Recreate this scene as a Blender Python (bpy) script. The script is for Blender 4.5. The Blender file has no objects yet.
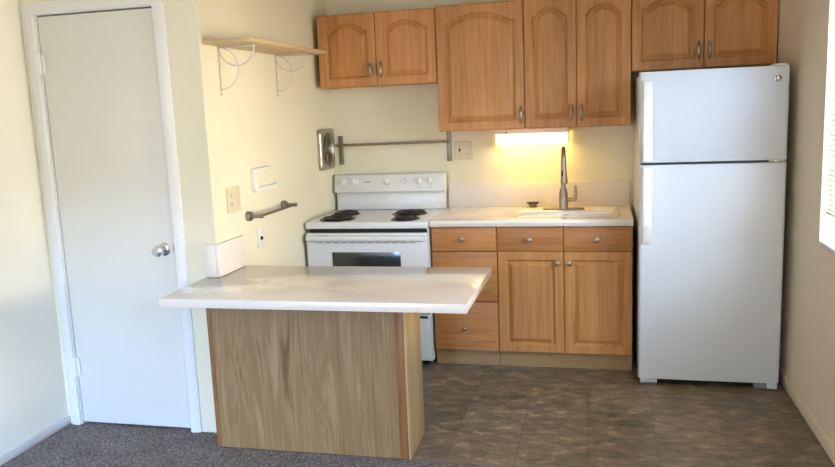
import bpy, bmesh, math, random
from mathutils import Vector, Matrix
random.seed(4)
S = bpy.context.scene
C = bpy.context.scene.collection
PI = math.pi

# ------------------------------------------------------------------ materials
def srgb(r, g, b):
    f = lambda c: (c/255/12.92) if c/255 <= .04045 else ((c/255+.055)/1.055)**2.4
    return (f(r), f(g), f(b), 1)

def base_mat(name, col, rough=.5, metal=0., spec=.5, coat=0.):
    m = bpy.data.materials.new(name); m.use_nodes = True
    b = m.node_tree.nodes['Principled BSDF']
    b.inputs['Base Color'].default_value = col
    b.inputs['Roughness'].default_value = rough
    b.inputs['Metallic'].default_value = metal
    b.inputs['Specular IOR Level'].default_value = spec
    b.inputs['Coat Weight'].default_value = coat
    b.inputs['Coat Roughness'].default_value = .15
    return m, m.node_tree, b

def coords(nt, scale, rnd=False):
    tc = nt.nodes.new('ShaderNodeTexCoord')
    mp = nt.nodes.new('ShaderNodeMapping'); mp.inputs['Scale'].default_value = scale
    if rnd:
        oi = nt.nodes.new('ShaderNodeObjectInfo')
        mu = nt.nodes.new('ShaderNodeMath'); mu.operation = 'MULTIPLY'; mu.inputs[1].default_value = 37.
        nt.links.new(oi.outputs['Random'], mu.inputs[0])
        ad = nt.nodes.new('ShaderNodeVectorMath'); ad.operation = 'ADD'
        nt.links.new(tc.outputs['Object'], ad.inputs[0]); nt.links.new(mu.outputs[0], ad.inputs[1])
        nt.links.new(ad.outputs[0], mp.inputs['Vector'])
    else:
        nt.links.new(tc.outputs['Object'], mp.inputs['Vector'])
    return mp

def noise(nt, vec, scale, detail=4, rough=.5, dist=0.):
    n = nt.nodes.new('ShaderNodeTexNoise'); n.inputs['Scale'].default_value = scale
    n.inputs['Detail'].default_value = detail; n.inputs['Roughness'].default_value = rough
    n.inputs['Distortion'].default_value = dist
    nt.links.new(vec.outputs[0], n.inputs['Vector']); return n

def ramp(nt, fac, stops):
    r = nt.nodes.new('ShaderNodeValToRGB'); e = r.color_ramp.elements
    while len(e) < len(stops): e.new(.5)
    for x, (p, c) in zip(e, stops): x.position = p; x.color = c
    nt.links.new(fac, r.inputs[0]); return r

def mix(nt, fac, a, b, mode='MIX'):
    m = nt.nodes.new('ShaderNodeMix'); m.data_type = 'RGBA'; m.blend_type = mode
    for sock, v in ((m.inputs[0], fac), (m.inputs[6], a), (m.inputs[7], b)):
        if isinstance(v, (int, float)): sock.default_value = v
        elif isinstance(v, tuple): sock.default_value = v
        else: nt.links.new(v, sock)
    return m.outputs[2]

def bump(nt, b, h, strength=.2, dist=.01):
    n = nt.nodes.new('ShaderNodeBump'); n.inputs['Strength'].default_value = strength
    n.inputs['Distance'].default_value = dist
    nt.links.new(h, n.inputs['Height']); nt.links.new(n.outputs[0], b.inputs['Normal'])

def paint(name, col, rough=.6, bs=.15, sc=90):
    m, nt, b = base_mat(name, col, rough, spec=.3)
    mp = coords(nt, (1, 1, 1)); n = noise(nt, mp, sc, 3)
    n2 = noise(nt, mp, 1.3, 3)
    d = tuple(c*.94 for c in col[:3]) + (1,)
    r = ramp(nt, n2.outputs[0], [(.35, d), (.65, col)])
    nt.links.new(r.outputs[0], b.inputs['Base Color'])
    if bs > 0: bump(nt, b, n.outputs[0], bs, .003)
    return m

def wood(name, light, dark, axis, rough=.45, grain=1., rnd=True, coat=.06):
    m, nt, b = base_mat(name, light, rough, coat=coat, spec=.35)
    s = {'z': (28, 28, 1.6), 'x': (1.6, 28, 28), 'y': (28, 1.6, 28)}[axis]
    mp = coords(nt, s, rnd); n = noise(nt, mp, 1.6, 6, .6, .6)
    mid = tuple((a+c)/2 for a, c in zip(light, dark))
    r = ramp(nt, n.outputs[0], [(.3, dark), (.48, mid), (.66, light)])
    s2 = tuple(x*.16 for x in s); mp2 = coords(nt, s2, rnd); n2 = noise(nt, mp2, 1.4, 3)
    tint = ramp(nt, n2.outputs[0], [(.3, (.80, .77, .72, 1)), (.7, (1.05, 1.05, 1.05, 1))])
    c = mix(nt, grain, mid, r.outputs[0])
    c = mix(nt, 1., c, tint.outputs[0], 'MULTIPLY')
    # random tone between pieces
    oi = nt.nodes.new('ShaderNodeObjectInfo')
    rr = ramp(nt, oi.outputs['Random'], [(0, (.93, .92, .9, 1)), (1, (1.04, 1.03, 1.0, 1))])
    c = mix(nt, 1., c, rr.outputs[0], 'MULTIPLY')
    nt.links.new(c, b.inputs['Base Color'])
    bump(nt, b, n.outputs[0], .05, .002); return m

M = {}
M['wall'] = paint('cream_wall_paint', srgb(230, 223, 196))
M['wall2'] = paint('living_wall_paint', srgb(233, 228, 210))
M['wallr'] = paint('shade_tinted_wall_paint', srgb(222, 206, 180))  # wall paint tinted warmer and darker, the right wall's shade put into its colour
M['ceil'] = paint('ceiling_paint', srgb(235, 230, 215))
M['trim'] = paint('white_trim_paint', srgb(225, 224, 218), .4, .0)
M['door'] = paint('white_door_paint', srgb(222, 220, 208), .42, .0, 40)
M['base'] = paint('beige_baseboard_paint', srgb(218, 204, 176), .4, .05)
LW, DW = srgb(205, 148, 88), srgb(182, 121, 66)
M['wv'] = wood('maple_vertical', LW, DW, 'z')
M['wh'] = wood('maple_horizontal', srgb(194, 136, 80), srgb(168, 108, 60), 'x')
M['wdark'] = base_mat('cabinet_gap_dark', srgb(70, 45, 28), .7)[0]
M['kick'] = wood('toe_kick_wood', srgb(176, 145, 102), srgb(156, 124, 82), 'x', .5, .6, coat=0)
M['shelf'] = wood('shelf_pine', srgb(214, 190, 150), srgb(196, 168, 126), 'y', .45, .7, coat=0)
M['edge'] = wood('reddish_wood_strip', srgb(160, 112, 68), srgb(130, 84, 46), 'z', .45, 1., coat=0)
M['side'] = wood('pale_plywood', srgb(194, 166, 122), srgb(176, 146, 102), 'z', .5, .8, coat=0)

def plywood():
    m, nt, b = base_mat('birch_plywood_front', srgb(160, 134, 92), .45)
    tc = coords(nt, (1, 1, 1))
    n0 = noise(nt, tc, 2.2, 2); 
    mp = coords(nt, (7, 7, .7)); w = noise(nt, mp, 1.7, 5, .55, 1.2)
    r = ramp(nt, w.outputs[0], [(.32, srgb(112, 82, 48)), (.42, srgb(154, 125, 82)), (.54, srgb(138, 108, 68)), (.68, srgb(166, 138, 96))])
    fi = noise(nt, coords(nt, (90, 90, 2)), 1.5, 4, .6)
    fr = ramp(nt, fi.outputs[0], [(.3, (.86, .85, .82, 1)), (.65, (1.04, 1.04, 1.04, 1))])
    c = mix(nt, 1., r.outputs[0], fr.outputs[0], 'MULTIPLY')
    # veneer leaves with a dark join
    sx = nt.nodes.new('ShaderNodeSeparateXYZ'); nt.links.new(tc.outputs[0], sx.inputs[0])
    for x0, wd in ((.16, .004), (.315, .005), (.55, .003), (.75, .004)):
        s = nt.nodes.new('ShaderNodeMath'); s.operation = 'SUBTRACT'; s.inputs[1].default_value = x0
        nt.links.new(sx.outputs[0], s.inputs[0])
        a = nt.nodes.new('ShaderNodeMath'); a.operation = 'ABSOLUTE'; nt.links.new(s.outputs[0], a.inputs[0])
        l = nt.nodes.new('ShaderNodeMath'); l.operation = 'LESS_THAN'; l.inputs[1].default_value = wd
        nt.links.new(a.outputs[0], l.inputs[0])
        k = nt.nodes.new('ShaderNodeMath'); k.operation = 'MULTIPLY'; k.inputs[1].default_value = .3
        nt.links.new(l.outputs[0], k.inputs[0])
        c = mix(nt, k.outputs[0], c, srgb(95, 70, 42))
    nt.links.new(c, b.inputs['Base Color']); return m
M['ply'] = plywood()

def vinyl():
    m, nt, b = base_mat('stone_vinyl_tile', srgb(110, 92, 74), .42, spec=.4)
    mp = coords(nt, (1, 1, 1))
    br = nt.nodes.new('ShaderNodeTexBrick'); nt.links.new(mp.outputs[0], br.inputs['Vector'])
    br.offset = 0.; br.inputs['Scale'].default_value = 1.; br.inputs['Brick Width'].default_value = .305
    br.inputs['Row Height'].default_value = .305; br.inputs['Mortar Size'].default_value = .0022
    br.inputs['Mortar Smooth'].default_value = .6
    br.inputs['Color1'].default_value = srgb(134, 119, 98); br.inputs['Color2'].default_value = srgb(116, 102, 85)
    br.inputs['Mortar'].default_value = srgb(100, 86, 72)
    n1 = noise(nt, coords(nt, (1, 1.7, 1)), 8.5, 9, .72, .4)
    r1 = ramp(nt, n1.outputs[0], [(.34, (.42, .43, .45, 1)), (.46, (.82, .82, .82, 1)), (.54, (1.0, .99, .97, 1)), (.66, (1.9, 1.86, 1.76, 1))])
    c = mix(nt, 1., br.outputs[0], r1.outputs[0], 'MULTIPLY')
    n2 = noise(nt, coords(nt, (1, 1, 1)), 2.6, 4, .6, .5)
    r2 = ramp(nt, n2.outputs[0], [(.35, (.85, .9, .92, 1)), (.65, (1.1, 1.02, .95, 1))])
    c = mix(nt, 1., c, r2.outputs[0], 'MULTIPLY')
    nt.links.new(c, b.inputs['Base Color']); bump(nt, b, n1.outputs[0], .12, .003); return m
M['vinyl'] = vinyl()

def carpet():
    m, nt, b = base_mat('grey_brown_carpet', srgb(120, 108, 104), .95, spec=.1)
    n = noise(nt, coords(nt, (1, 1, 1)), 130, 4, .8)
    r = ramp(nt, n.outputs[0], [(.34, srgb(74, 66, 62)), (.5, srgb(136, 124, 116)), (.66, srgb(200, 186, 176))])
    n2 = noise(nt, coords(nt, (1, 1, 1)), 9, 3)
    r2 = ramp(nt, n2.outputs[0], [(.3, (.85, .85, .85, 1)), (.7, (1.1, 1.1, 1.1, 1))])
    c = mix(nt, 1., r.outputs[0], r2.outputs[0], 'MULTIPLY')
    nt.links.new(c, b.inputs['Base Color']); bump(nt, b, n.outputs[0], .9, .02); return m
M['carpet'] = carpet()

def speck(name, col, rough, coat, amp=.06):
    m, nt, b = base_mat(name, col, rough, coat=coat)
    n = noise(nt, coords(nt, (1, 1, 1)), 60, 3)
    d = tuple(c*(1-amp) for c in col[:3])+(1,)
    r = ramp(nt, n.outputs[0], [(.4, d), (.6, col)]); nt.links.new(r.outputs[0], b.inputs['Base Color']); return m
M['lam'] = speck('white_laminate', srgb(228, 218, 206), .12, 1., .02)
M['lam2'] = speck('matte_laminate_splash', srgb(226, 217, 205), .42, 0., .02)
M['sink'] = speck('white_sink_enamel', srgb(235, 230, 218), .12, .6, .02)
M['appl'] = speck('white_appliance_enamel', srgb(218, 218, 216), .28, .4, .02)
M['fridge'] = speck('white_fridge_skin', srgb(206, 209, 212), .36, .2, .02)
M['plas'] = speck('white_plastic', srgb(232, 230, 224), .3, .2, .02)
M['alm'] = speck('almond_plastic', srgb(214, 202, 168), .4, .1, .03)
M['grey'] = speck('grey_gasket', srgb(128, 132, 136), .5, 0, .03)
M['black'] = speck('black_enamel', srgb(22, 22, 23), .3, .2, .1)
M['coil'] = speck('black_coil', srgb(25, 23, 23), .45, 0, .2)
M['dark'] = speck('dark_recess', srgb(16, 15, 15), .6, 0, .1)
M['glassb'] = speck('dark_oven_glass', srgb(40, 46, 44), .12, .5, .05)
M['mark'] = speck('grey_print', srgb(140, 140, 142), .5, 0, .03)

def metal(name, col, rough):
    m, nt, b = base_mat(name, col, rough, 1.)
    n = noise(nt, coords(nt, (1, 1, 60)), 12, 3)
    r = nt.nodes.new('ShaderNodeMapRange'); r.inputs[3].default_value = rough*.8; r.inputs[4].default_value = rough*1.3
    nt.links.new(n.outputs[0], r.inputs[0]); nt.links.new(r.outputs[0], b.inputs['Roughness']); return m
M['nickel'] = metal('brushed_nickel', srgb(168, 154, 136), .36)
M['chrome'] = metal('polished_chrome', srgb(215, 215, 215), .1)
M['steel'] = metal('dull_steel', srgb(142, 136, 124), .42)
M['bar'] = metal('satin_bar_steel', srgb(150, 138, 120), .38)
M['vent'] = metal('vent_aluminium', srgb(178, 172, 158), .4)
M['wire'] = speck('silvery_wire_paint', srgb(206, 202, 190), .35, .3, .03)

def emit(name, col, st):
    m = bpy.data.materials.new(name); m.use_nodes = True; nt = m.node_tree
    nt.nodes.clear(); e = nt.nodes.new('ShaderNodeEmission'); o = nt.nodes.new('ShaderNodeOutputMaterial')
    e.inputs[0].default_value = col; e.inputs[1].default_value = st; nt.links.new(e.outputs[0], o.inputs[0]); return m
M['tube'] = emit('lit_diffuser', (1., .66, .18, 1), 14)

def slatmat():
    m, nt, b = base_mat('blind_vinyl', srgb(200, 198, 188), .4)
    t = nt.nodes.new('ShaderNodeBsdfTranslucent'); t.inputs[0].default_value = srgb(240, 236, 215)
    mx = nt.nodes.new('ShaderNodeMixShader'); mx.inputs[0].default_value = .04
    out = nt.nodes['Material Output']
    nt.links.new(b.outputs[0], mx.inputs[1]); nt.links.new(t.outputs[0], mx.inputs[2]); nt.links.new(mx.outputs[0], out.inputs[0])
    return m
M['slat'] = slatmat()
def glass():
    m = bpy.data.materials.new('window_glass'); m.use_nodes = True; nt = m.node_tree; nt.nodes.clear()
    o = nt.nodes.new('ShaderNodeOutputMaterial'); t = nt.nodes.new('ShaderNodeBsdfTransparent')
    g = nt.nodes.new('ShaderNodeBsdfGlossy'); g.inputs['Roughness'].default_value = .02
    mx = nt.nodes.new('ShaderNodeMixShader'); mx.inputs[0].default_value = .06
    nt.links.new(t.outputs[0], mx.inputs[1]); nt.links.new(g.outputs[0], mx.inputs[2]); nt.links.new(mx.outputs[0], o.inputs[0]); return m
M['glass'] = glass()

# ------------------------------------------------------------------ mesh helpers
def new(): return bmesh.new()

def box(bm, x0, x1, y0, y1, z0, z1, bev=0., seg=2):
    t = bmesh.new(); bmesh.ops.create_cube(t, size=1.)
    for v in t.verts:
        v.co = Vector(((x0+x1)/2+v.co.x*(x1-x0), (y0+y1)/2+v.co.y*(y1-y0), (z0+z1)/2+v.co.z*(z1-z0)))
    if bev > 0:
        bmesh.ops.bevel(t, geom=list(t.edges)+list(t.verts), offset=bev, segments=seg, profile=.5, affect='EDGES', clamp_overlap=True)
    merge(bm, t)

def merge(bm, t, mat=None):
    if mat is not None: bmesh.ops.transform(t, matrix=mat, verts=t.verts)
    me = bpy.data.meshes.new('tmp'); t.to_mesh(me); t.free(); bm.from_mesh(me); bpy.data.meshes.remove(me)

def lathe(bm, prof, n=32, mat=None):
    """prof: (radius, height) list revolved round local z"""
    t = bmesh.new(); rings = []
    for r, h in prof:
        if r < 1e-6: rings.append([t.verts.new((0, 0, h))])
        else: rings.append([t.verts.new((r*math.cos(2*PI*i/n), r*math.sin(2*PI*i/n), h)) for i in range(n)])
    for a, b in zip(rings, rings[1:]):
        for i in range(n):
            j = (i+1) % n
            if len(a) == 1 and len(b) == 1: continue
            if len(a) == 1: t.faces.new((a[0], b[i], b[j]))
            elif len(b) == 1: t.faces.new((a[i], a[j], b[0]))
            else: t.faces.new((a[i], a[j], b[j], b[i]))
    for r in (rings[0], rings[-1]):
        if len(r) > 1: t.faces.new(r)
    bmesh.ops.recalc_face_normals(t, faces=t.faces)
    merge(bm, t, mat)

def axis_mat(loc, d):
    q = Vector((0, 0, 1)).rotation_difference(Vector(d).normalized())
    return Matrix.Translation(loc) @ q.to_matrix().to_4x4()

def tube(bm, pts, r, n=10, closed=False):
    pts = [Vector(p) for p in pts]; t = bmesh.new(); rings = []; N = len(pts)
    up = None
    for i, p in enumerate(pts):
        if closed: d = pts[(i+1) % N]-pts[i-1]
        else: d = pts[min(i+1, N-1)]-pts[max(i-1, 0)]
        d.normalize()
        if up is None:
            up = d.orthogonal().normalized()
        else:
            up = (up-d*up.dot(d)).normalized()
        w = d.cross(up); rr = r[i] if isinstance(r, (list, tuple)) else r
        rings.append([t.verts.new(p+(up*math.cos(2*PI*k/n)+w*math.sin(2*PI*k/n))*rr) for k in range(n)])
    m = N if closed else N-1
    for i in range(m):
        a, b = rings[i], rings[(i+1) % N]
        for k in range(n):
            t.faces.new((a[k], a[(k+1) % n], b[(k+1) % n], b[k]))
    if not closed:
        t.faces.new(list(reversed(rings[0]))); t.faces.new(rings[-1])
    bmesh.ops.recalc_face_normals(t, faces=t.faces); merge(bm, t)

def prism(bm, pts, axis, a0, a1, bev=0.):
    """pts 2-D outline extruded along axis 'x','y','z' from a0 to a1"""
    t = bmesh.new()
    def P(u, v, w): return {'x': (w, u, v), 'y': (u, w, v), 'z': (u, v, w)}[axis]
    A = [t.verts.new(P(u, v, a0)) for u, v in pts]; B = [t.verts.new(P(u, v, a1)) for u, v in pts]
    n = len(pts); t.faces.new(A); t.faces.new(B)
    for i in range(n): t.faces.new((A[i], A[(i+1) % n], B[(i+1) % n], B[i]))
    bmesh.ops.recalc_face_normals(t, faces=t.faces)
    if bev: bmesh.ops.bevel(t, geom=list(t.edges), offset=bev, segments=2, profile=.5, affect='EDGES', clamp_overlap=True)
    merge(bm, t)

def obj(name, bm, m, parent=None, off=(0, 0, 0), smooth=40, label=None):
    """bm in world coordinates; off = origin of the thing"""
    o_ = Vector(off)
    if parent is not None: o_ = parent_origin(parent)
    bmesh.ops.translate(bm, vec=-o_, verts=bm.verts)
    me = bpy.data.meshes.new(name); bm.to_mesh(me); bm.free()
    me.materials.append(m)
    if smooth:
        for p in me.polygons: p.use_smooth = True
        try: me.set_sharp_from_angle(angle=math.radians(smooth))
        except Exception: pass
    o = bpy.data.objects.new(name, me); C.objects.link(o)
    if parent is not None: o.parent = parent
    else: o.location = o_
    if label: o['label'] = label
    return o

def parent_origin(p):
    v = Vector(p.location)
    while p.parent: p = p.parent; v += Vector(p.location)
    return v

def tag(o, label, cat, group=None):
    o['label'] = label; o['category'] = cat
    if group: o['group'] = group
    return o
def thing(name, label, cat, loc, group=None):
    o = bpy.data.objects.new(name, None); C.objects.link(o); o.location = loc; o.empty_display_size = .1
    return tag(o, label, cat, group)
def struct(name, bm, m, off=(0, 0, 0), smooth=None, parent=None):
    o = obj(name, bm, m, parent=parent, off=off, smooth=smooth)
    if parent is None: o['kind'] = 'structure'
    return o

# ------------------------------------------------------------------ dimensions
XK, XL, XR, YD = -.784, -1.705, 1.928, -1.73
YF, ZC = -7.2, 2.44
CH = .8895

# ------------------------------------------------------------------ the setting
b = new(); box(b, XL-.1, XR+.15, -1.88, .12, -.06, 0); struct('floor', b, M['vinyl'])
b = new(); box(b, XL-.1, XR+.15, YF-.12, -1.8805, -.06, .004)
box(b, XL-.1, -.7845, -1.8805, YD+.15, -.03, .004); struct('floor_carpet', b, M['carpet'])
b = new(); box(b, XL-.1, XR+.15, YF-.12, .12, ZC, ZC+.08); struct('ceiling', b, M['ceil'])
b = new(); box(b, XK-.1, XR+.15, 0, .12, 0, ZC); struct('wall_back', b, M['wall'])
b = new(); box(b, XL-.1, XL, YF-.12, .12, 0, ZC); struct('wall_left', b, M['wall2'])
b = new(); box(b, XK-.1, XK, YD, 0, 0, ZC); struct('wall_kitchen_left', b, M['wall'])
# closet wall with the door opening
DX0, DX1, DZ = -1.628, -.998, 2.052
b = new(); box(b, XL, DX0, YD, YD+.1, 0, ZC); box(b, DX1, XK-.1, YD, YD+.1, 0, ZC); box(b, DX0, DX1, YD, YD+.1, DZ, ZC)
struct('wall_closet', b, M['wall'])
# right wall with window openings
W0, W1, WZ0, WZ1 = -2.55, -1.265, .863, 2.06
V0, V1 = -5.6, -3.6
b = new()
box(b, XR, XR+.15, W1, .12, 0, ZC); box(b, XR, XR+.15, W0, W1, 0, WZ0); box(b, XR, XR+.15, W0, W1, WZ1, ZC)
box(b, XR, XR+.15, V1, W0, 0, ZC); box(b, XR, XR+.15, V0, V1, 0, .8); box(b, XR, XR+.15, V0, V1, 2.1, ZC)
box(b, XR, XR+.15, YF-.12, V0, 0, ZC); struct('wall_right', b, M['wallr'])
# wall behind the viewer, unseen glazed opening added and set left to steer light
G0, G1, GZ = -1.55, .6, 2.1
b = new()
box(b, XL, G0, YF-.12, YF, 0, ZC); box(b, G1, XR, YF-.12, YF, 0, ZC); box(b, G0, G1, YF-.12, YF, GZ, ZC)
struct('wall_front', b, M['wall2'])

def bb(name, x0, x1, y0, y1, h, m):
    b = new(); box(b, x0, x1, y0, y1, .0045, h, .003); return struct(name, b, m, smooth=40)
bb('baseboard_left', XL, XL+.012, YF, YD-.002, .05, M['trim'])
bb('baseboard_right', XR-.012, XR, -1.878, -.001, .078, M['base'])
bb('baseboard_right_living', XR-.012, XR, YF, -1.882, .078, M['base'])

# casing of the closet door, mitred profile
def casing(x0, x1, ztop, w, y, t):
    b = new()
    prof = [(0, 0), (0, t*.75), (.006, t), (w*.55, t), (w-.008, t*.62), (w, t*.45), (w, 0)]  # u outward from the opening, depth
    path = [((x0, 0.005), (-1, 0)), ((x0, ztop), (-1, 1)), ((x1, ztop), (1, 1)), ((x1, 0.005), (1, 0))]
    rings = []
    for (px, pz), (dx, dz) in path:
        rings.append([b.verts.new((px+dx*u, y-d, pz+dz*u)) for u, d in prof])
    n = len(prof)
    for A, B in zip(rings, rings[1:]):
        for k in range(n): b.faces.new((A[k], A[(k+1) % n], B[(k+1) % n], B[k]))
    b.faces.new(rings[0]); b.faces.new(rings[-1]); bmesh.ops.recalc_face_normals(b, faces=b.faces)
    # jamb lining
    box(b, x0, x0+.004, y, y+.1, .005, ztop); box(b, x1-.004, x1, y, y+.1, .005, ztop); box(b, x0, x1, y, y+.1, ztop-.004, ztop)
    # door stop
    box(b, x0+.004, x0+.016, y+.048, y+.06, .005, ztop-.004); box(b, x1-.016, x1-.004, y+.048, y+.06, .005, ztop-.004)
    box(b, x0+.016, x1-.016, y+.048, y+.06, ztop-.016, ztop-.004)
    return b
struct('trim_1', casing(DX0, DX1, DZ, .054, YD, .018), M['trim'], smooth=25)
b = new(); box(b, DX0+.007, DX1-.008, YD+.006, YD+.044, .016, DZ-.012, .0015)
door = struct('door_1', b, M['door'], smooth=30)
# hinges
for z in (1.82, .313):
    b = new(); box(b, DX0+.004, DX0+.026, YD-.004, YD+.0055, z-.048, z+.048, .001)
    tube(b, [(DX0+.004, YD-.008, z-.05), (DX0+.004, YD-.008, z+.05)], .0075, 12)
    lathe(b, [(0, .05), (.006, .05), (.005, .056), (0, .058)], 12, Matrix.Translation((DX0+.004, YD-.008, z)))
    obj('hinge', b, M['trim'], door)
# knob
KX, KZ = -1.062, .922
b = new()
lathe(b, [(0, 0), (.032, 0), (.032, .004), (.026, .009), (.013, .012), (.011, .030), (.018, .036), (.026, .046), (.028, .056), (.025, .066), (.014, .071), (0, .072)],
      32, axis_mat((KX, YD+.006, KZ), (0, -1, 0)))
obj('door_knob', b, M['chrome'], door)
b = new(); box(b, DX1-.012, DX1-.0015, YD-.002, YD+.004, KZ-.024, KZ+.028, .001)
obj('strike_plate', b, M['chrome'], door)

# ------------------------------------------------------------------ window with blind, right wall
def window(name, y0, y1, z0, z1, x):
    b = new(); f = .035
    box(b, x+.09, x+.13, y0, y0+f, z0, z1, .002); box(b, x+.09, x+.13, y1-f, y1, z0, z1, .002)
    box(b, x+.09, x+.13, y0+f, y1-f, z0, z0+f, .002); box(b, x+.09, x+.13, y0+f, y1-f, z1-f, z1, .002)
    ym = (y0+y1)/2; box(b, x+.095, x+.125, ym-.018, ym+.018, z0+f, z1-f, .002)
    w = struct(name, b, M['trim'], smooth=30)
    g = new(); box(g, x+.108, x+.112, y0+f, ym-.018, z0+f, z1-f); box(g, x+.108, x+.112, ym+.018, y1-f, z0+f, z1-f)
    obj('glass_pane', g, M['glass'], w, smooth=None)
    s = new(); box(s, x-.002, x+.088, y0+.001, y1-.001, z0+.0005, z0+.018, .004); obj('window_sill', s, M['trim'], w)
    return w
window('window_1', W0, W1, WZ0, WZ1, XR)
window('window_2', V0, V1, .8, 2.1, XR)
b = new(); f = .05
for a0, a1 in ((G0, G0+f), (-.475-.03, -.475+.03), (G1-f, G1)): box(b, a0, a1, YF-.09, YF-.04, .005, GZ, .002)
box(b, G0+f, G1-f, YF-.09, YF-.04, .005, .07); box(b, G0+f, G1-f, YF-.09, YF-.04, GZ-f, GZ)
d2 = struct('added_glazed_door', b, M['trim'], smooth=30)  # unseen glazed door added to let in light from behind the viewer
g = new(); box(g, G0+f, -.505, YF-.067, YF-.063, .07, GZ-f); box(g, -.445, G1-f, YF-.067, YF-.063, .07, GZ-f)
obj('glass_pane', g, M['glass'], d2, smooth=None)

def blind(name, label, y0, y1, zb, zt, x, tilt, group=None):
    t = thing(name, label, 'blind', (x, (y0+y1)/2, zb), group)
    b = new(); box(b, x-.014, x+.014, y0+.004, y1-.004, zt-.03, zt-.002, .003); obj('headrail', b, M['plas'], t)
    b = new(); z = zb+.03
    ca, sa = math.cos(tilt)*.0125, math.sin(tilt)*.0125
    while z < zt-.04:
        prof = []
        for k in range(5):
            u = -1+k*.5; crown = .002*(1-u*u)
            prof.append((x+u*ca-crown*math.sin(tilt), z+u*sa+crown*math.cos(tilt)))
        pts = prof+[(p[0]+.0006*math.sin(tilt), p[1]-.0007*math.cos(tilt)) for p in reversed(prof)]
        tt = bmesh.new()
        A = [tt.verts.new((p[0], y0+.006, p[1])) for p in pts]; B = [tt.verts.new((p[0], y1-.006, p[1])) for p in pts]
        n = len(pts); tt.faces.new(A); tt.faces.new(B)
        for i in range(n): tt.faces.new((A[i], A[(i+1) % n], B[(i+1) % n], B[i]))
        bmesh.ops.recalc_face_normals(tt, faces=tt.faces); merge(b, tt)
        z += .0215
    obj('slats', b, M['slat'], t)
    b = new(); box(b, x-.012, x+.012, y0+.006, y1-.006, zb+.004, zb+.016, .003); obj('bottom_rail', b, M['plas'], t)
    for yy in (y0+.12, (y0+y1)/2, y1-.12):
        b = new(); tube(b, [(x-.0135, yy, zb+.01), (x-.0135, yy, zt-.03)], .0006, 5); obj('ladder_cord', b, M['plas'], t)
blind('window_blind', 'white horizontal slat blind over the kitchen window beside the refrigerator', W0+.004, W1-.004, 1.0, WZ1, XR+.03, math.radians(30))

# ------------------------------------------------------------------ cabinet doors
def door_loops(x0, x1, z0, z1, y, arch, frame, t=.02):
    """raised panel door, front facing -y; y = plane of its back"""
    cx = (x0+x1)/2; N = 36
    def outline(d):
        a0, a1, b0, b1 = x0+frame+d, x1-frame-d, z0+frame+d, z1-frame-d
        w = (a1-a0)/2; pts = []
        nb = 8
        for i in range(nb): pts.append((a0+(a1-a0)*i/nb, b0))
        for i in range(nb): pts.append((a1, b0+((b1-arch)-b0)*i/nb if arch else b0+(b1-b0)*i/nb))
        wf = (x1-x0)/2-frame; c = wf*.86
        for i in range(N):
            u = 1-2*i/N; x = cx+w*u; z = b1
            if arch:
                X = abs(x-cx); R = (c*c+arch*arch)/(2*arch); zc = (z1-frame)-R
                Rd = R-d; z_sh = b1-arch
                za = zc+math.sqrt(max(Rd*Rd-X*X, 0)) if X < Rd else z_sh
                z = max(z_sh, za)
            pts.append((x, z))
        for i in range(nb): pts.append((a0, (b1-arch if arch else b1)-((b1-arch if arch else b1)-b0)*i/nb))
        return pts
    def rect(d):
        pts = []; a0, a1, b0, b1 = x0+d, x1-d, z0+d, z1-d; nb = 8
        for i in range(nb): pts.append((a0+(a1-a0)*i/nb, b0))
        for i in range(nb): pts.append((a1, b0+(b1-b0)*i/nb))
        for i in range(N): pts.append((a1+(a0-a1)*i/N, b1))
        for i in range(nb): pts.append((a0, b1-(b1-b0)*i/nb))
        return pts
    bm = new()
    seq = [(rect(0), 0), (rect(0), t-.004), (rect(.0015), t-.0015), (rect(.005), t), (outline(-.003), t), (outline(.0), t-.0015), (outline(.003), t-.009),
           (outline(.007), t-.0125), (outline(.0135), t-.0128), (outline(.016), t-.0095), (outline(.032), t-.002), (outline(.0335), t-.001)]
    rings = [[bm.verts.new((p[0], y-h, p[1])) for p in pts] for pts, h in seq]
    n = len(rings[0])
    for A, B in zip(rings, rings[1:]):
        for i in range(n): bm.faces.new((A[i], A[(i+1) % n], B[(i+1) % n], B[i]))
    bm.faces.new(rings[0]); bm.faces.new(rings[-1])
    bmesh.ops.recalc_face_normals(bm, faces=bm.faces); return bm

def bow_pull(x, zc, y):
    b = new(); h = .052
    pts = []; rr = []
    for i in range(17):
        s = -1+i/8; pts.append((x, y-.004-.022*(1-s**4)**.8 if abs(s) < 1 else y-.004, zc+h*.78*s)); rr.append(.0062+.0040*(1-s*s))
    tube(b, pts, rr, 10)
    for s in (-1, 1):
        m = Matrix.Translation((x, y, zc+s*h*.8)) @ Matrix.Diagonal((.0085, .0040, .014, 1))
        t = bmesh.new(); bmesh.ops.create_uvsphere(t, u_segments=14, v_segments=8, radius=1.); merge(b, t, m)
    return b
def knob(x, y, z):
    b = new(); lathe(b, [(0, 0), (.009, 0), (.007, .003), (.0055, .011), (.010, .016), (.0155, .020), (.0145, .026), (.007, .029), (0, .0295)], 24, axis_mat((x, y, z), (0, -1, 0)))
    return b

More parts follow.
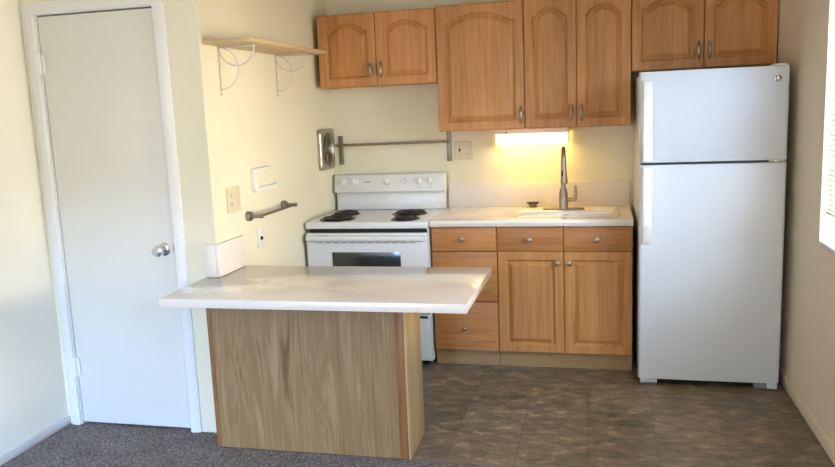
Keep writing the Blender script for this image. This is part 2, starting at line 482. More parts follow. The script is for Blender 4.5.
YU = -.295   # box front of the wall cabinets; the doors are 20 mm proud of it
def wall_cab(label, x0, x1, z0, z1, doors, pulls, frame=.052, arch=.05):
    t = thing('wall_cabinet', label, 'wall cabinet', ((x0+x1)/2, -.15, z0), 'maple wall cabinets along the back wall')
    b = new(); th = .016; X0, X1 = x0+.0012, x1-.0012
    box(b, X0, X0+th, YU, -.002, z0, z1); box(b, X1-th, X1, YU, -.002, z0, z1)
    box(b, X0+th, X1-th, YU+.001, -.002, z0+.004, z0+th+.004); box(b, X0+th, X1-th, YU+.001, -.002, z1-th, z1)
    box(b, X0+th, X1-th, -.012, -.002, z0+th+.004, z1-th)
    # face frame
    fw = .03
    box(b, X0+.0003, X0+fw, YU-.0002, YU+.016, z0, z1-.0002); box(b, X1-fw, X1-.0003, YU-.0002, YU+.016, z0, z1-.0002)
    box(b, X0+fw, X1-fw, YU-.0002, YU+.016, z0, z0+fw); box(b, X0+fw, X1-fw, YU-.0002, YU+.016, z1-fw, z1-.0002)
    if len(doors) > 1:
        xm = doors[0][1]; box(b, xm-.018, xm+.018, YU, YU+.016, z0+fw, z1-fw)
    obj('body', b, M['wv'], t, smooth=None)
    for (a, c), px in zip(doors, pulls):
        d = obj('door', door_loops(a+.0018, c-.0018, z0+.003, z1-.004, YU-.0008, arch, frame), M['wv'], t, smooth=12)
        obj('handle', bow_pull(px, z0+.097 if z0 > 1.6 else z0+.085, YU-.021), M['nickel'], d)
    return t
wall_cab('shortest of the maple wall cabinets, pair of arched doors above the stove', -.7455, .0105, 1.692, 2.137, [(-.7455, -.3685), (-.3685, .0105)], [-.404, -.337])
wall_cab('single wide arched door maple wall cabinet, left above the counter next to stove cabinet', .0115, .538, 1.394, 2.145, [(.0115, .538)], [.517])
wall_cab('tall maple wall cabinet with two narrow arched doors above the sink', .539, 1.151, 1.394, 2.145, [(.539, .843), (.843, 1.151)], [.81, .87])
wall_cab('maple wall cabinet with two arched doors directly above the refrigerator', 1.152, 1.924, 1.699, 2.145, [(1.152, 1.543), (1.543, 1.924)], [1.513, 1.571])

# ------------------------------------------------------------------ base cabinets
YB = -.59
def base_carcass(x0, x1, rails, stiles=()):
    b = new(); th = .016; z0, z1 = .097, CH-.0395; X0, X1 = x0+.001, x1-.001
    box(b, X0, X0+th, YB, -.003, z0, z1); box(b, X1-th, X1, YB, -.003, z0, z1)
    box(b, X0+th, X1-th, YB+.001, -.003, z0, z0+th); box(b, X0+th, X1-th, -.012, -.003, z0+th, z1)
    for zr in rails: box(b, X0+th, X1-th, YB-.0005, YB+.018, zr-.014, zr+.014)
    box(b, X0+th, X1-th, YB-.0005, YB+.018, z1-.02, z1)
    for s in stiles: box(b, s-.018, s+.018, YB-.001, YB+.018, z0+th, z1-.001)
    return b
def kick(x0, x1):
    b = new(); box(b, x0+.001, x1-.001, -.575, -.559, .0008, .0965); return b
def slab(x0, x1, z0, z1):
    b = new(); box(b, x0+.0018, x1-.0018, YB-.021, YB-.0015, z0+.0018, z1-.0018, .0025, 2); return b
t = thing('base_cabinet', 'three drawer maple base cabinet standing right of the stove', 'base cabinet', (.195, -.3, 0), 'maple base cabinets under the counter')
obj('body', base_carcass(.003, .3905, (.70, .40)), M['wv'], t, smooth=None); obj('toe_kick', kick(.003, .3905), M['kick'], t, smooth=None)
for z0, z1, kz in ((.704, .848, .775), (.401, .702, .56), (.099, .399, .238)):
    d = obj('drawer', slab(.003, .3905, z0, z1), M['wh'], t); obj('knob', knob(.192, YB-.021, kz), M['nickel'], d)
t = thing('base_cabinet', 'wide maple sink base cabinet with two raised panel doors beneath the sink', 'base cabinet', (.77, -.3, 0), 'maple base cabinets under the counter')
obj('body', base_carcass(.3915, 1.151, (.70,), (.772,)), M['wv'], t, smooth=None); obj('toe_kick', kick(.3915, 1.151), M['kick'], t, smooth=None)
for x0, x1, kx, dx in ((.3915, .771, .581, .739), (.771, 1.151, .957, .804)):
    d = obj('drawer', slab(x0, x1, .704, .848), M['wh'], t); obj('knob', knob(kx, YB-.021, .772), M['nickel'], d)
    d = obj('door', door_loops(x0+.0018, x1-.0018, .099, .702, YB-.0012, 0, .05), M['wv'], t, smooth=12)
    obj('knob', knob(dx, YB-.021, .637), M['nickel'], d)

# ------------------------------------------------------------------ counter with sink
SX0, SX1, SY0, SY1 = .50, 1.06, -.50, -.075
t = thing('countertop', 'white laminate countertop with backsplash over the base cabinets beside the refrigerator', 'countertop', (.575, -.3, CH-.038))
b = new(); z0, z1 = CH-.038, CH
def slabhole(bm, X0, X1, Y0, Y1, hx0, hx1, hy0, hy1, z0, z1):
    t = bmesh.new()
    O = [(X0, Y0), (X1, Y0), (X1, Y1), (X0, Y1)]; I = [(hx0, hy0), (hx1, hy0), (hx1, hy1), (hx0, hy1)]
    vo = [[t.verts.new((x, y, z)) for x, y in O] for z in (z0, z1)]; vi = [[t.verts.new((x, y, z)) for x, y in I] for z in (z0, z1)]
    for i in range(4):
        j = (i+1) % 4
        t.faces.new((vo[1][i], vo[1][j], vi[1][j], vi[1][i])); t.faces.new((vo[0][i], vi[0][i], vi[0][j], vo[0][j]))
        t.faces.new((vo[0][i], vo[0][j], vo[1][j], vo[1][i])); t.faces.new((vi[0][j], vi[0][i], vi[1][i], vi[1][j]))
    bmesh.ops.recalc_face_normals(t, faces=t.faces)
    e = [e for e in t.edges if abs(e.verts[0].co.y-Y0) < 1e-6 and abs(e.verts[1].co.y-Y0) < 1e-6 and abs(e.verts[0].co.z-e.verts[1].co.z) < 1e-6]
    bmesh.ops.bevel(t, geom=e, offset=.0025, segments=2, profile=.5, affect='EDGES')
    merge(bm, t)
slabhole(b, .001, 1.153, -.635, -.001, SX0, SX1, SY0, SY1, z0, z1)
obj('worktop', b, M['lam'], t, smooth=30)
b = new(); box(b, .001, 1.153, -.021, -.0012, CH+.0003, 1.041, .0015); obj('backsplash', b, M['lam2'], t)

def rrect(x0, x1, y0, y1, r, n=6):
    pts = []
    for cx, cy, a in ((x1-r, y0+r, -90), (x1-r, y1-r, 0), (x0+r, y1-r, 90), (x0+r, y0+r, 180)):
        for i in range(n+1):
            q = math.radians(a+90*i/n); pts.append((cx+r*math.cos(q), cy+r*math.sin(q)))
    return pts
def loft(b, seq, cap0=False, cap1=True):
    rings = [[b.verts.new((x, y, z)) for x, y in pts] for pts, z in seq]; n = len(rings[0])
    for A, B in zip(rings, rings[1:]):
        for i in range(n): b.faces.new((A[i], A[(i+1) % n], B[(i+1) % n], B[i]))
    if cap0: b.faces.new(rings[0])
    if cap1: b.faces.new(rings[-1])
    bmesh.ops.recalc_face_normals(b, faces=b.faces)
t = thing('kitchen_sink', 'white drop-in kitchen sink set into the counter below the lit fixture', 'sink', (.78, -.27, CH))
b = new(); R = lambda d, r, dy=0: rrect(SX0+d, SX1-d, SY0+d, SY1-d-dy, r)
loft(b, [(R(-.022, .05), CH+.0008), (R(-.020, .05), CH+.006), (R(-.014, .045), CH+.008), (R(.012, .03, .225), CH+.008), (R(.018, .03, .225), CH+.003),
         (R(.03, .04, .225), CH-.13), (R(.055, .04, .225), CH-.155), (R(.06, .04, .225), CH-.156)])
m_ = b; obj('bowl', m_, M['sink'], t)
b = new(); lathe(b, [(0, 0), (.04, 0), (.042, .003), (.03, .002), (0, .001)], 24, Matrix.Translation((.78, -.395, CH-.1555))); obj('drain', b, M['chrome'], t)

# faucet
FX, FY, FZ = .757, -.255, CH+.0085
t = thing('faucet', 'brushed nickel pull-down kitchen faucet standing behind the sink', 'faucet', (FX, FY, FZ))
b = new(); prism(b, rrect(FX-.125, FX+.125, FY-.028, FY+.028, .027), 'z', FZ, FZ+.009, .002); obj('base_plate', b, M['steel'], t)
b = new(); lathe(b, [(0, .008), (.029, .008), (.028, .02), (.0265, .10), (.022, .108), (.0215, .128), (0, .128)], 28, Matrix.Translation((FX, FY, FZ))); obj('body', b, M['nickel'], t)
b = new(); pts = [(FX, FY, FZ+.12), (FX, FY, FZ+.22)]
for i in range(13):
    a = PI*i/12; pts.append((FX+.008*(1-math.cos(a))/2, FY-.062+.062*math.cos(a), FZ+.30+.075*math.sin(a)))
tube(b, pts, .0145, 14); obj('spout', b, M['nickel'], t)
b = new(); lathe(b, [(0, 0), (.016, 0), (.0165, .01), (.015, .04), (.019, .09), (.0215, .125), (.020, .132), (0, .132)], 24, axis_mat((FX+.008, FY-.124, FZ+.302), (.03, -.06, -1)))
sp = obj('spray_head', b, M['nickel'], t)
b = new(); box(b, FX-.004, FX+.006, FY-.152, FY-.142, FZ+.215, FZ+.25, .003); obj('spray_button', b, M['dark'], sp)
b = new(); tube(b, [(FX+.02, FY, FZ+.06), (FX+.075, FY-.004, FZ+.062)], [.014, .0125], 14)
tube(b, [(FX+.068, FY-.004, FZ+.062), (FX+.072, FY-.004, FZ+.10), (FX+.072, FY-.008, FZ+.145)], [.012, .009, .0075], 12); obj('lever_handle', b, M['nickel'], t)

# sink strainer left on the rim
t = thing('sink_strainer', 'small metal sink strainer with dark rim lying behind the sink, left of the faucet', 'strainer', (.565, -.11, CH+.0085))
b = new(); lathe(b, [(0, 0), (.02, 0), (.024, .004), (.026, .022), (0, .022)], 24, Matrix.Translation((.56, -.12, CH+.0082))); obj('basket', b, M['steel'], t)
b = new(); lathe(b, [(0, .022), (.038, .0225), (.040, .026), (.038, .029), (0, .028)], 28, Matrix.Translation((.56, -.12, CH+.0082))); obj('rim', b, M['dark'], t)

# under-cabinet light
t = thing('under_cabinet_light', 'lit white fluorescent fixture mounted under the wall cabinets above the faucet', 'light fixture', (.565, -.08, 1.394))
b = new(); LX0, LX1 = .335, .790
box(b, LX0, LX1, -.165, -.004, 1.360, 1.3925, .002); obj('housing', b, M['plas'], t)
b = new(); prism(b, [(-.160, 1.3595), (-.163, 1.345), (-.161, 1.308), (-.150, 1.297), (-.135, 1.294), (-.045, 1.294), (-.030, 1.302), (-.025, 1.3595)], 'x', LX0+.008, LX1-.008)
obj('diffuser', b, M['tube'], t, label='glowing warm diffuser')
for x in (LX0, LX1-.0075):
    b = new(); box(b, x, x+.0075, -.165, -.020, 1.293, 1.3598, .002); obj('end_cap', b, M['plas'], t)
b = new(); box(b, LX0+.065, LX0+.078, -.170, -.1645, 1.366, 1.374, .001); obj('rocker_switch', b, M['dark'], t)

# ------------------------------------------------------------------ stove
RX0, RX1, RY = -.7636, -.006, -.66
t = thing('electric_stove', 'white electric coil stove standing between the left wall and the base cabinets', 'stove', (-.385, -.34, 0))
b = new(); box(b, RX0+.006, RX1-.004, RY+.03, -.01, .03, .845, .002); obj('body', b, M['appl'], t)
b = new(); box(b, RX0+.012, RX1-.010, RY+.024, RY+.0295, .05, .846); obj('gap_shade_sheet', b, M['dark'], t)  # dark sheet painting the shade in the gaps around the oven door
b = new(); box(b, RX0, RX1, RY-.004, -.012, .8475, CH-.002, .006, 3); obj('cooktop', b, M['appl'], t)
b = new(); prism(b, [(-.012, CH-.001), (-.085, CH-.001), (-.075, 1.004), (-.012, 1.004)], 'x', RX0+.006, RX1-.006, .002)
bg = obj('lower_backguard', b, M['appl'], t)
b = new(); prism(b, [(-.010, 1.005), (-.112, 1.005), (-.114, 1.012), (-.092, 1.116), (-.085, 1.122), (-.010, 1.122)], 'x', RX0, RX1, .003)
bg = obj('control_panel', b, M['appl'], t)
nrm = Vector((0, -.104, .022)).normalized()
def panel_pt(x, z): return Vector((x, -.114+(z-1.012)*.022/.104, z))
for x in (-.697, -.621, -.392, -.175, -.099):
    b = new(); lathe(b, [(0, 0), (.0235, 0), (.0235, .004), (.021, .006), (.0185, .020), (.016, .023), (0, .0235)], 28, axis_mat(panel_pt(x, 1.075), nrm))
    bm_ = bmesh.new(); bmesh.ops.create_cube(bm_, size=1.)
    m = axis_mat(panel_pt(x, 1.075)+nrm*.025, nrm) @ Matrix.Rotation(random.uniform(-.1, .1), 4, 'Z') @ Matrix.Diagonal((.006, .034, .008, 1)); merge(b, bm_, m)
    obj('control_knob', b, M['plas'], bg)
b = new()
def mk(bm, x, z, w, h):
    c = panel_pt(x, z); tt = bmesh.new(); bmesh.ops.create_cube(tt, size=1.)
    merge(bm, tt, Matrix.Translation(c) @ Matrix.Rotation(-math.atan2(.022, .104), 4, 'X') @ Matrix.Diagonal((w, .0008, h, 1)))
for k in range(6): mk(b, -.552+k*.0078, 1.074, .008, .007)
obj('printed_mark', b, M['mark'], bg)
for x in (-.697, -.621, -.175, -.099):
    b = new(); mk(b, x, 1.034, .014, .004); obj('printed_mark', b, M['mark'], bg)
b = new()
for k in range(14):
    a = 2*PI*k/14; mk(b, -.284+.02*math.cos(a), 1.076+.014*math.sin(a), .0095, .002)
obj('printed_mark', b, M['mark'], bg)
def burner(cx, cy, R):
    b = new(); z = CH-.002
    lathe(b, [(R+.014, .0), (R+.014, .003), (R+.009, .005), (R+.004, .001), (R*.55, -.001), (0, -.001)], 36, Matrix.Translation((cx, cy, z)))
    d = obj('drip_pan', b, M['black'], t)
    b = new(); pts = []; turns = 4.2 if R > .09 else 3.3
    n = int(turns*26)
    for i in range(n+1):
        a = 2*PI*turns*i/n; r = .018+(R-.018)*i/n; pts.append((cx+r*math.cos(a), cy+r*math.sin(a), z+.013))
    tube(b, pts, .0052, 8)
    for a in (0, 2*PI/3, 4*PI/3):
        tube(b, [(cx, cy, z+.007), (cx+(R+.006)*math.cos(a), cy+(R+.006)*math.sin(a), z+.007)], .002, 6)
    obj('coil', b, M['coil'], d)
burner(-.600, -.540, .095); burner(-.622, -.315, .080); burner(-.165, -.550, .075); burner(-.195, -.315, .098)
b = new(); box(b, RX0+.004, RX1-.004, RY-.012, RY+.022, .335, .822, .006, 3); od = obj('oven_door', b, M['appl'], t)
b = new(); box(b, -.60, -.172, RY-.0135, RY-.0115, .455, .707, .0008); obj('oven_window', b, M['glassb'], od)
b = new(); prism(b, [(RY-.013, .812), (RY-.040, .808), (RY-.046, .796), (RY-.044, .782), (RY-.036, .776), (RY-.030, .782), (RY-.031, .796), (RY-.013, .799)], 'x', RX0+.012, RX1-.016, .002)
box(b, RX0+.012, RX0+.04, RY-.040, RY-.0115, .778, .812, .004); box(b, RX1-.044, RX1-.016, RY-.040, RY-.0115, .778, .812, .004)
obj('handle', b, M['appl'], od)
b = new()
for k in range(12): box(b, RX0+.07+k*.0525, RX0+.07+k*.0525+.036, RY-.0128, RY-.0118, .763, .768)
obj('vent_slots', b, M['mark'], od)
b = new(); box(b, RX0+.004, RX1-.004, RY-.010, RY+.022, .045, .328, .006, 3); dr = obj('storage_drawer', b, M['appl'], t)
b = new(); box(b, -.70, -.022, RY-.0108, RY-.009, .306, .322, .0005); obj('finger_slot', b, M['dark'], dr)
for x in (RX0+.05, RX1-.05):
    for y in (RY+.07, -.07):
        b = new(); lathe(b, [(0, 0), (.018, 0), (.018, .008), (.008, .01), (.008, .03), (0, .03)], 14, Matrix.Translation((x, y, .0006))); obj('foot', b, M['dark'], t)

# ------------------------------------------------------------------ refrigerator
FX0, FX1, FF, FH = 1.173, 1.883, -.819, 1.675
t = thing('refrigerator', 'white top-freezer refrigerator standing against the right wall', 'refrigerator', (1.528, -.42, 0))
b = new(); box(b, FX0+.006, FX1-.004, FF+.075, -.04, .035, FH-.010, .006, 3); obj('body', b, M['fridge'], t)
b = new(); box(b, FX0+.012, FX1-.010, FF+.064, FF+.0745, .06, FH-.016); obj('door_gasket', b, M['grey'], t)
def fdoor(z0, z1):
    b = new()
    pts = [(FX0, FF+.062), (FX0, FF+.014), (FX0+.004, FF+.005), (FX0+.012, FF+.001)]
    for i in range(1, 16):
        u = i/16; pts.append((FX0+.012+(FX1-FX0-.024)*u, FF+.001-.006*math.sin(PI*u)))
    pts += [(FX1-.012, FF+.001), (FX1-.004, FF+.005), (FX1, FF+.014), (FX1, FF+.062)]
    prism(b, pts, 'z', z0, z1, .003); return b
fz = obj('freezer_door', fdoor(1.212, FH), M['fridge'], t, smooth=50)
fr = obj('refrigerator_door', fdoor(.043, 1.199), M['fridge'], t, smooth=50)
def fhandle(z0, z1, thick_end):
    b = new(); x0, x1 = FX0+.018, FX0+.062; y = FF
    n = 20; prof = []
    out = []; inn = []
    for i in range(n+1):
        u = i/n; z = z0+(z1-z0)*u
        d = .046*min(1, (math.sin(PI*min(max(u, 0), 1))*3.2)) if True else 0
        if thick_end == 'low': d = .046*min(1, (1-u)*4)**.6 if u > .5 else .046
        if thick_end == 'high': d = .046*min(1, u*4)**.6 if u < .5 else .046
        d = max(d, .008); out.append((y-d, z)); inn.append((y-max(d-.016, .0005) if .06 < u < .94 else y-.0005, z))
    pts = out+list(reversed(inn))
    prism(b, pts, 'x', x0, x1, .003); return b
obj('handle', fhandle(1.222, 1.632, 'low'), M['plas'], fz); obj('handle', fhandle(.785, 1.190, 'high'), M['plas'], fr)
b = new(); BX, BZ = 1.829, 1.613
lathe(b, [(0, 0), (.0165, 0), (.0165, .002), (.0145, .0035), (0, .0035)], 28, axis_mat((BX, FF-.0012, BZ), (0, -1, 0)))
bd = obj('badge', b, M['chrome'], fz, label='small round chrome badge')
b = new(); tube(b, [(BX+.0115*math.cos(a), FF-.0050, BZ+.0115*math.sin(a)) for a in [math.radians(-30+240*i/20) for i in range(21)]], .0022, 6)
tube(b, [(BX-.004, FF-.005, BZ+.004), (BX-.001, FF-.005, BZ-.003), (BX+.004, FF-.005, BZ-.004)], .0012, 6)
obj('badge_mark', b, M['dark'], bd)
b = new(); box(b, FX1-.085, FX1-.004, FF-.003, FF+.055, 1.2010, 1.2100, .0015)
tube(b, [(FX1-.02, FF+.02, 1.1992), (FX1-.02, FF+.02, 1.2118)], .009, 14); obj('hinge', b, M['chrome'], t, label='chrome centre hinge')
b = new(); box(b, FX1-.075, FX1-.012, FF+.01, FF+.10, FH+.0005, FH+.010, .003); obj('hinge', b, M['plas'], t, label='white hinge cover')
b = new(); box(b, FX0+.03, FX1-.03, FF+.06, FF+.075, .012, .05, .002); obj('base_grille', b, M['dark'], t)
for x0, x1 in ((FX0+.012, FX0+.10), (FX1-.12, FX1-.065), (FX1-.06, FX1-.008)):
    b = new(); prism(b, [(FF+.010, .022 if x0 < 1.5 else .008), (FF+.010, .0425), (FF+.06, .0425), (FF+.06, .0012), (FF+.035, .0012)], 'x', x0, x1, .003); obj('foot', b, M['fridge'] if x0 != FX1-.12 else M['grey'], t)
for x in (FX0+.06, FX1-.06):
    b = new(); lathe(b, [(0, 0), (.02, 0), (.02, .034), (0, .034)], 14, Matrix.Translation((x, -.12, .001))); obj('foot', b, M['dark'], t)

# ------------------------------------------------------------------ peninsula
PZ = .7927
t = thing('peninsula_cabinet', 'plywood-faced peninsula cabinet with reddish corner strips standing on the carpet edge', 'cabinet', (-.314, -1.743, .004))
y0, y1 = -1.879, -1.607; X0, X1 = XK+.002, .155
b = new(); box(b, X0+.02, X1-.045, y0+.0035, y0+.016, .0045, PZ-.0395); obj('front_panel', b, M['ply'], t, smooth=None)
b = new(); box(b, X0, X0+.0195, y0, y0+.03, .0045, PZ-.0395, .002); obj('corner_strip', b, M['edge'], t)
b = new(); box(b, X1-.0445, X1-.006, y0, y0+.03, .0045, PZ-.0395, .002); obj('corner_strip', b, M['edge'], t)
b = new(); box(b, X1-.0055, X1+.004, y0-.001, y1, .0045, PZ-.0395, .001); obj('end_panel', b, M['side'], t, label='pale plywood end panel')
b = new(); box(b, X0+.0005, X1-.006, y1-.016, y1, .0045, PZ-.0395); obj('rear_panel', b, M['side'], t, smooth=None)
t = thing('peninsula_countertop', 'white laminate peninsula countertop jutting from the left wall in front of the stove', 'countertop', (-.18, -1.82, PZ-.038))
def slabpts(pts, z0, z1):
    b = new(); prism(b, pts, 'z', z0, z1, .003); return b
obj('worktop', slabpts([(-.8374, -2.1613), (.4797, -2.1613), (.4797, -1.4766), (XK+.0015, -1.4766), (XK+.0015, YD-.0015), (-.8374, YD-.0015)], PZ-.038, PZ), M['lam'], t, smooth=30)
b = new(); box(b, XK+.0012, XK+.019, -1.7502, -1.4766, PZ+.0003, .948, .0015)
box(b, -.8372, XK+.001, -1.7502, YD-.0012, PZ+.0003, .948, .0015); obj('backsplash', b, M['lam2'], t)

# ------------------------------------------------------------------ things on the left kitchen wall
SZ = 1.885
t = thing('wall_shelf', 'empty pale wooden shelf on looped wire brackets, high on the left kitchen wall', 'shelf', (XK, -1.22, SZ-.02))
b = new(); box(b, XK+.0015, -.538, -1.707, -.745, SZ-.018, SZ, .001); obj('board', b, M['shelf'], t)
def bracket(y):
    b = new(); x0 = XK+.0045; zt = SZ-.0225; r = .0036
    tube(b, [(x0, y, zt), (x0, y, zt-.205)], r, 8)                    # wall upright
    tube(b, [(x0, y, zt), (-.60, y, zt)], r, 8)                       # arm
    # hanging loop under the arm, from wall to arm tip
    L = -.60-x0
    tube(b, [(x0+L/2-L/2*math.cos(a), y+.006, zt-.088*math.sin(a)) for a in [PI*i/24 for i in range(25)]], r, 8)
    # loop against the upright, bulging into the room
    H = .197
    tube(b, [(x0+.097*math.sin(a), y-.006, zt-H/2+H/2*math.cos(a)) for a in [PI*i/24 for i in range(25)]], r, 8)
    lathe(b, [(0, 0), (.008, 0), (.007, .004), (0, .005)], 12, axis_mat((XK+.001, y, zt-.217), (1, 0, 0)))
    box(b, -.615, -.595, y-.006, y+.006, zt-.006, zt+.003, .001)
    return b
obj('bracket', bracket(-1.56), M['wire'], t); obj('bracket', bracket(-.90), M['wire'], t)

# almond double plate
def plate_x(bm, y0, y1, z0, z1, d=.006): box(bm, XK+.001, XK+d, y0, y1, z0, z1, .0022)
t = thing('wall_plate', 'almond double outlet and switch plate on the left wall above the peninsula', 'outlet plate', (XK, -1.525, 1.135))
b = new(); plate_x(b, -1.594, -1.456, 1.072, 1.197); obj('cover_plate', b, M['alm'], t)
for z in (1.157, 1.113):
    b = new(); lathe(b, [(0, 0), (.0165, 0), (.0165, .002), (0, .002)], 20, axis_mat((XK+.0062, -1.555, z), (1, 0, 0)))
    ob = obj('outlet', b, M['alm'], t)
    for yy in (-1.561, -1.550):
        b = new(); box(b, XK+.0083, XK+.0088, yy-.0013, yy+.0013, z-.006, z+.005); obj('slot', b, M['dark'], ob)
b = new(); box(b, XK+.0062, XK+.010, -1.512, -1.480, 1.103, 1.167, .002); obj('rocker_switch', b, M['alm'], t)

# white paper towel holder, C shaped
t = thing('paper_towel_holder', 'empty white plastic C-shaped paper towel holder on the left wall', 'paper towel holder', (XK, -1.14, 1.2))
b = new()
ya, yb, za, zb_ = -1.292, -.99, 1.152, 1.262
prism(b, [(-1.318, 1.162), (-1.312, 1.149), (-1.300, 1.145), (-1.012, 1.145), (-1.007, 1.149), (-1.007, 1.162), (-1.012, 1.166), (-1.283, 1.166), (-1.286, 1.169), (-1.286, 1.244), (-1.283, 1.247),
          (-1.115, 1.247), (-1.110, 1.251), (-1.110, 1.263), (-1.115, 1.267), (-1.302, 1.267), (-1.313, 1.263), (-1.318, 1.251)], 'x', XK+.001, XK+.03, .003)
obj('bracket_frame', b, M['plas'], t)
b = new(); tube(b, [(XK+.02, -1.022, 1.156), (XK+.036, -1.019, 1.16), (XK+.040, -1.022, 1.183)], .0075, 10); obj('roll_arm', b, M['plas'], t)

# nickel towel bar on the left wall
t = thing('towel_bar', 'short brushed nickel towel bar on the left wall above the jack plate', 'towel bar', (XK, -1.13, 1.03))
for y in (-1.385, -.935):
    b = new(); lathe(b, [(0, 0), (.025, 0), (.025, .02), (.021, .026), (.011, .028), (.010, .078), (.012, .082), (.010, .088), (0, .089)], 24, axis_mat((XK+.0002, y, 1.031), (1, 0, 0))); obj('post', b, M['steel'], t)
b = new(); tube(b, [(XK+.071, -1.397, 1.031), (XK+.071, -.923, 1.031)], .0075, 12); obj('bar', b, M['steel'], t)

# jack plate
t = thing('phone_jack', 'narrow white jack plate with dark socket low on the left wall', 'phone jack', (XK, -1.255, .89))
b = new(); box(b, XK+.001, XK+.007, -1.287, -1.222, .838, .946, .0022); obj('cover_plate', b, M['plas'], t)
b = new(); lathe(b, [(.010, 0), (.010, .006), (.006, .007), (.0055, .0), (0, 0)], 16, axis_mat((XK+.0072, -1.255, .895), (1, 0, 0))); obj('socket', b, M['dark'], t)

# wall fan near the corner
t = thing('exhaust_fan', 'square metal wall exhaust fan with round grille, on left wall above the stove', 'exhaust fan', (XK, -.2, 1.305))
b = new(); vy0, vy1, vz0, vz1 = -.330, -.068, 1.172, 1.436; cy, cz = (vy0+vy1)/2, (vz0+vz1)/2
def rr2(d, r): return rrect(vy0+d, vy1-d, vz0+d, vz1-d, r, 8)
def circ(R, n=36): return [(cy+R*math.cos(math.radians(-90)+2*PI*i/n+0), cz+R*math.sin(math.radians(-90)+2*PI*i/n)) for i in range(n)]
seq = [(rr2(0, .03), .001), (rr2(0, .03), .018), (rr2(.006, .03), .026), (rr2(.014, .028), .028), (circ(.108), .028), (circ(.104), .022), (circ(.098), .010)]
rings = [[b.verts.new((XK+x, y, z)) for y, z in pts] for pts, x in seq]
n = 36
for A, B in zip(rings, rings[1:]):
    for i in range(n): b.faces.new((A[i], A[(i+1) % n], B[(i+1) % n], B[i]))
b.faces.new(rings[0]); b.faces.new(rings[-1]); bmesh.ops.recalc_face_normals(b, faces=b.faces)
obj('frame', b, M['vent'], t, smooth=35)
b = new(); lathe(b, [(0, 0), (.095, 0), (.095, .0015), (0, .0015)], 36, axis_mat((XK+.0105, cy, cz), (1, 0, 0))); obj('dark_opening', b, M['dark'], t)
b = new()
for R in (.030, .046, .062, .078, .093):
    tube(b, [(XK+.0185-.03*(R-.03)*1., cy+R*math.cos(2*PI*i/36), cz+R*math.sin(2*PI*i/36)) for i in range(36)], .0032, 6, closed=True)
for k in range(8):
    a = 2*PI*k/8; tube(b, [(XK+.018, cy+.012*math.cos(a), cz+.012*math.sin(a)), (XK+.0165, cy+.096*math.cos(a), cz+.096*math.sin(a))], .0022, 6)
obj('grille', b, M['steel'], t)
b = new(); lathe(b, [(0, 0), (.017, 0), (.016, .004), (.010, .006), (0, .006)], 20, axis_mat((XK+.0165, cy, cz), (1, 0, 0))); obj('hub_cap', b, M['steel'], t)

# long rail over the stove
t = thing('utensil_rail', 'long metal rail on two flat upright brackets on back wall above the stove', 'rail', (-.37, 0, 1.29))
for x, z0, z1 in ((-.737, 1.187, 1.381), (.012, 1.192, 1.389)):
    b = new(); box(b, x-.016, x+.016, -.007, -.001, z0, z1, .0012); tube(b, [(x, -.005, 1.322), (x, -.068, 1.322)], .006, 10)
    for z in (z0+.02, z1-.02): lathe(b, [(0, 0), (.005, 0), (.004, .002), (0, .003)], 10, axis_mat((x, -.007, z), (0, -1, 0)))
    obj('bracket', b, M['steel'], t)
b = new(); tube(b, [(-.752, -.07, 1.320), (.016, -.07, 1.325)], .0085, 14)
obj('rail', b, M['bar'], t)

# outlet on the back wall
t = thing('wall_plate', 'almond double switch and outlet plate on the back wall under the wide cabinet', 'outlet plate', (.105, 0, 1.26))
b = new(); box(b, .048, .163, -.007, -.001, 1.200, 1.320, .0022); obj('cover_plate', b, M['alm'], t)
b = new(); box(b, .070, .092, -.0085, -.0072, 1.227, 1.294, .0005); sw = obj('switch', b, M['alm'], t)
b = new(); box(b, .0765, .0855, -.017, -.0088, 1.253, 1.274, .002); obj('toggle', b, M['dark'], sw)
for z in (1.283, 1.238):
    b = new(); lathe(b, [(0, 0), (.0165, 0), (.0165, .002), (0, .002)], 20, axis_mat((.132, -.0072, z), (0, -1, 0))); ou = obj('outlet', b, M['alm'], t)
    for dx in (-.006, .005):
        b = new(); box(b, .132+dx, .1345+dx, -.0098, -.0094, z-.006, z+.005); obj('slot', b, M['dark'], ou)

# ------------------------------------------------------------------ lights
def area(name, loc, target, sx, sy, col, power, spread=180):
    l = bpy.data.lights.new(name, 'AREA'); l.shape = 'RECTANGLE'; l.size = sx; l.size_y = sy; l.color = col; l.energy = power
    l.spread = math.radians(spread)
    o = bpy.data.objects.new(name, l); C.objects.link(o); o.location = loc
    d = Vector(target)-Vector(loc); o.rotation_euler = d.to_track_quat('-Z', 'Y').to_euler(); return o
WARM, COOL = (1., .80, .56), (.62, .78, 1.)
area('sky_light_kitchen_window', (XR+1.25, -2.8, 2.1), (-.3, -1.2, .8), 1.3, 1.0, (.55, .75, 1.), 170)
area('ground_bounce_kitchen_window', (XR+3.2, -2.3, .8), (XR, -1.9, 1.4), 2.6, 1.8, (1., .89, .70), 1150)
area('sky_light_living_window', (XR+1.0, -4.6, 2.3), (-1.7, -3.0, .4), 1.9, 1.1, (.36, .58, 1.), 130)
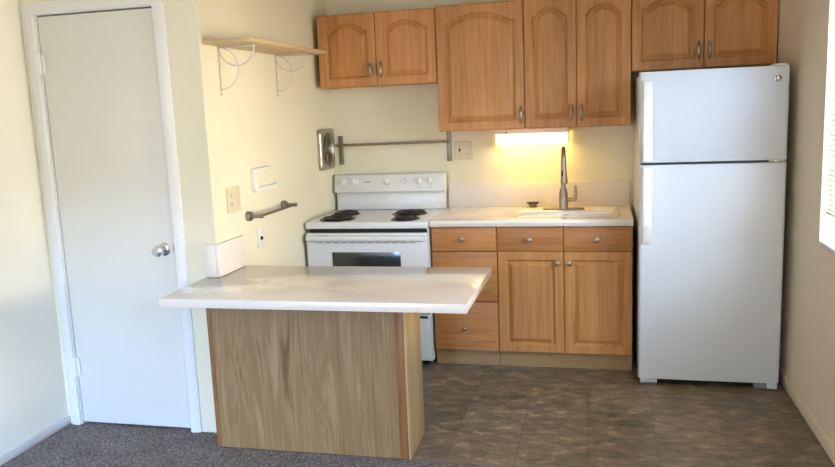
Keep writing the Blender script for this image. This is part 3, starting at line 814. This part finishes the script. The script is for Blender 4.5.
area('ground_bounce_living_window', (XR+.9, -4.6, .5), (-1.7, -3.2, 2.2), 1.9, 1.0, (1., .80, .54), 80)
area('added_cool_low_light', (.9, YF-2.6, 3.1), (-1.1, -2.2, .2), 1.5, 1.4, (.30, .53, 1.), 3200)  # added cool lamp, door header keeps its blue on low left surfaces
area('daylight_glazed_door', (-.45, YF-.4, 1.2), (.1, -1., .8), 2.3, 1.6, (.55, .72, 1.), 55)
area('added_warm_ceiling_light', (-.45, YF-.8, .2), (.1, -4., 2.4), 2.3, 1., (1., .78, .5), 50)  # added warm lamp aimed upward to warm the ceiling

w = bpy.data.worlds.new('sky'); S.world = w; w.use_nodes = True
nt = w.node_tree; bg = nt.nodes['Background']
tc = nt.nodes.new('ShaderNodeTexCoord'); sx = nt.nodes.new('ShaderNodeSeparateXYZ'); nt.links.new(tc.outputs['Generated'], sx.inputs[0])
rp = ramp(nt, sx.outputs[2], [(0., (.85, .72, .52, 1)), (.02, (.95, .95, .9, 1)), (.5, (.55, .74, 1., 1))])
nt.links.new(rp.outputs[0], bg.inputs[0]); bg.inputs[1].default_value = .8

# ------------------------------------------------------------------ camera
cam = bpy.data.cameras.new('camera'); co = bpy.data.objects.new('camera', cam); C.objects.link(co); S.camera = co
cam.sensor_width = 36; cam.lens = 760.71/835*36; cam.clip_start = .05
r = Vector((0.9722208, 0.2304057, -0.04123013)); u = Vector((0.00290399, 0.16426071, 0.98641268)); f = Vector((-0.2340476, 0.95913066, -0.15902859))
m = Matrix.Identity(4)
for i in range(3): m[i][0], m[i][1], m[i][2] = r[i], u[i], -f[i]
m.translation = Vector((0.97684936, -4.93869018, 1.52762133)); co.matrix_world = m

S.view_settings.view_transform = 'Standard'; S.view_settings.look = 'None'; S.view_settings.gamma = 1
S.view_settings.exposure = -.02
S.view_settings.use_curve_mapping = False
try:
    S.cycles.use_denoising = True; S.cycles.max_bounces = 10; S.cycles.diffuse_bounces = 6; S.cycles.sample_clamp_indirect = 6
except Exception: pass
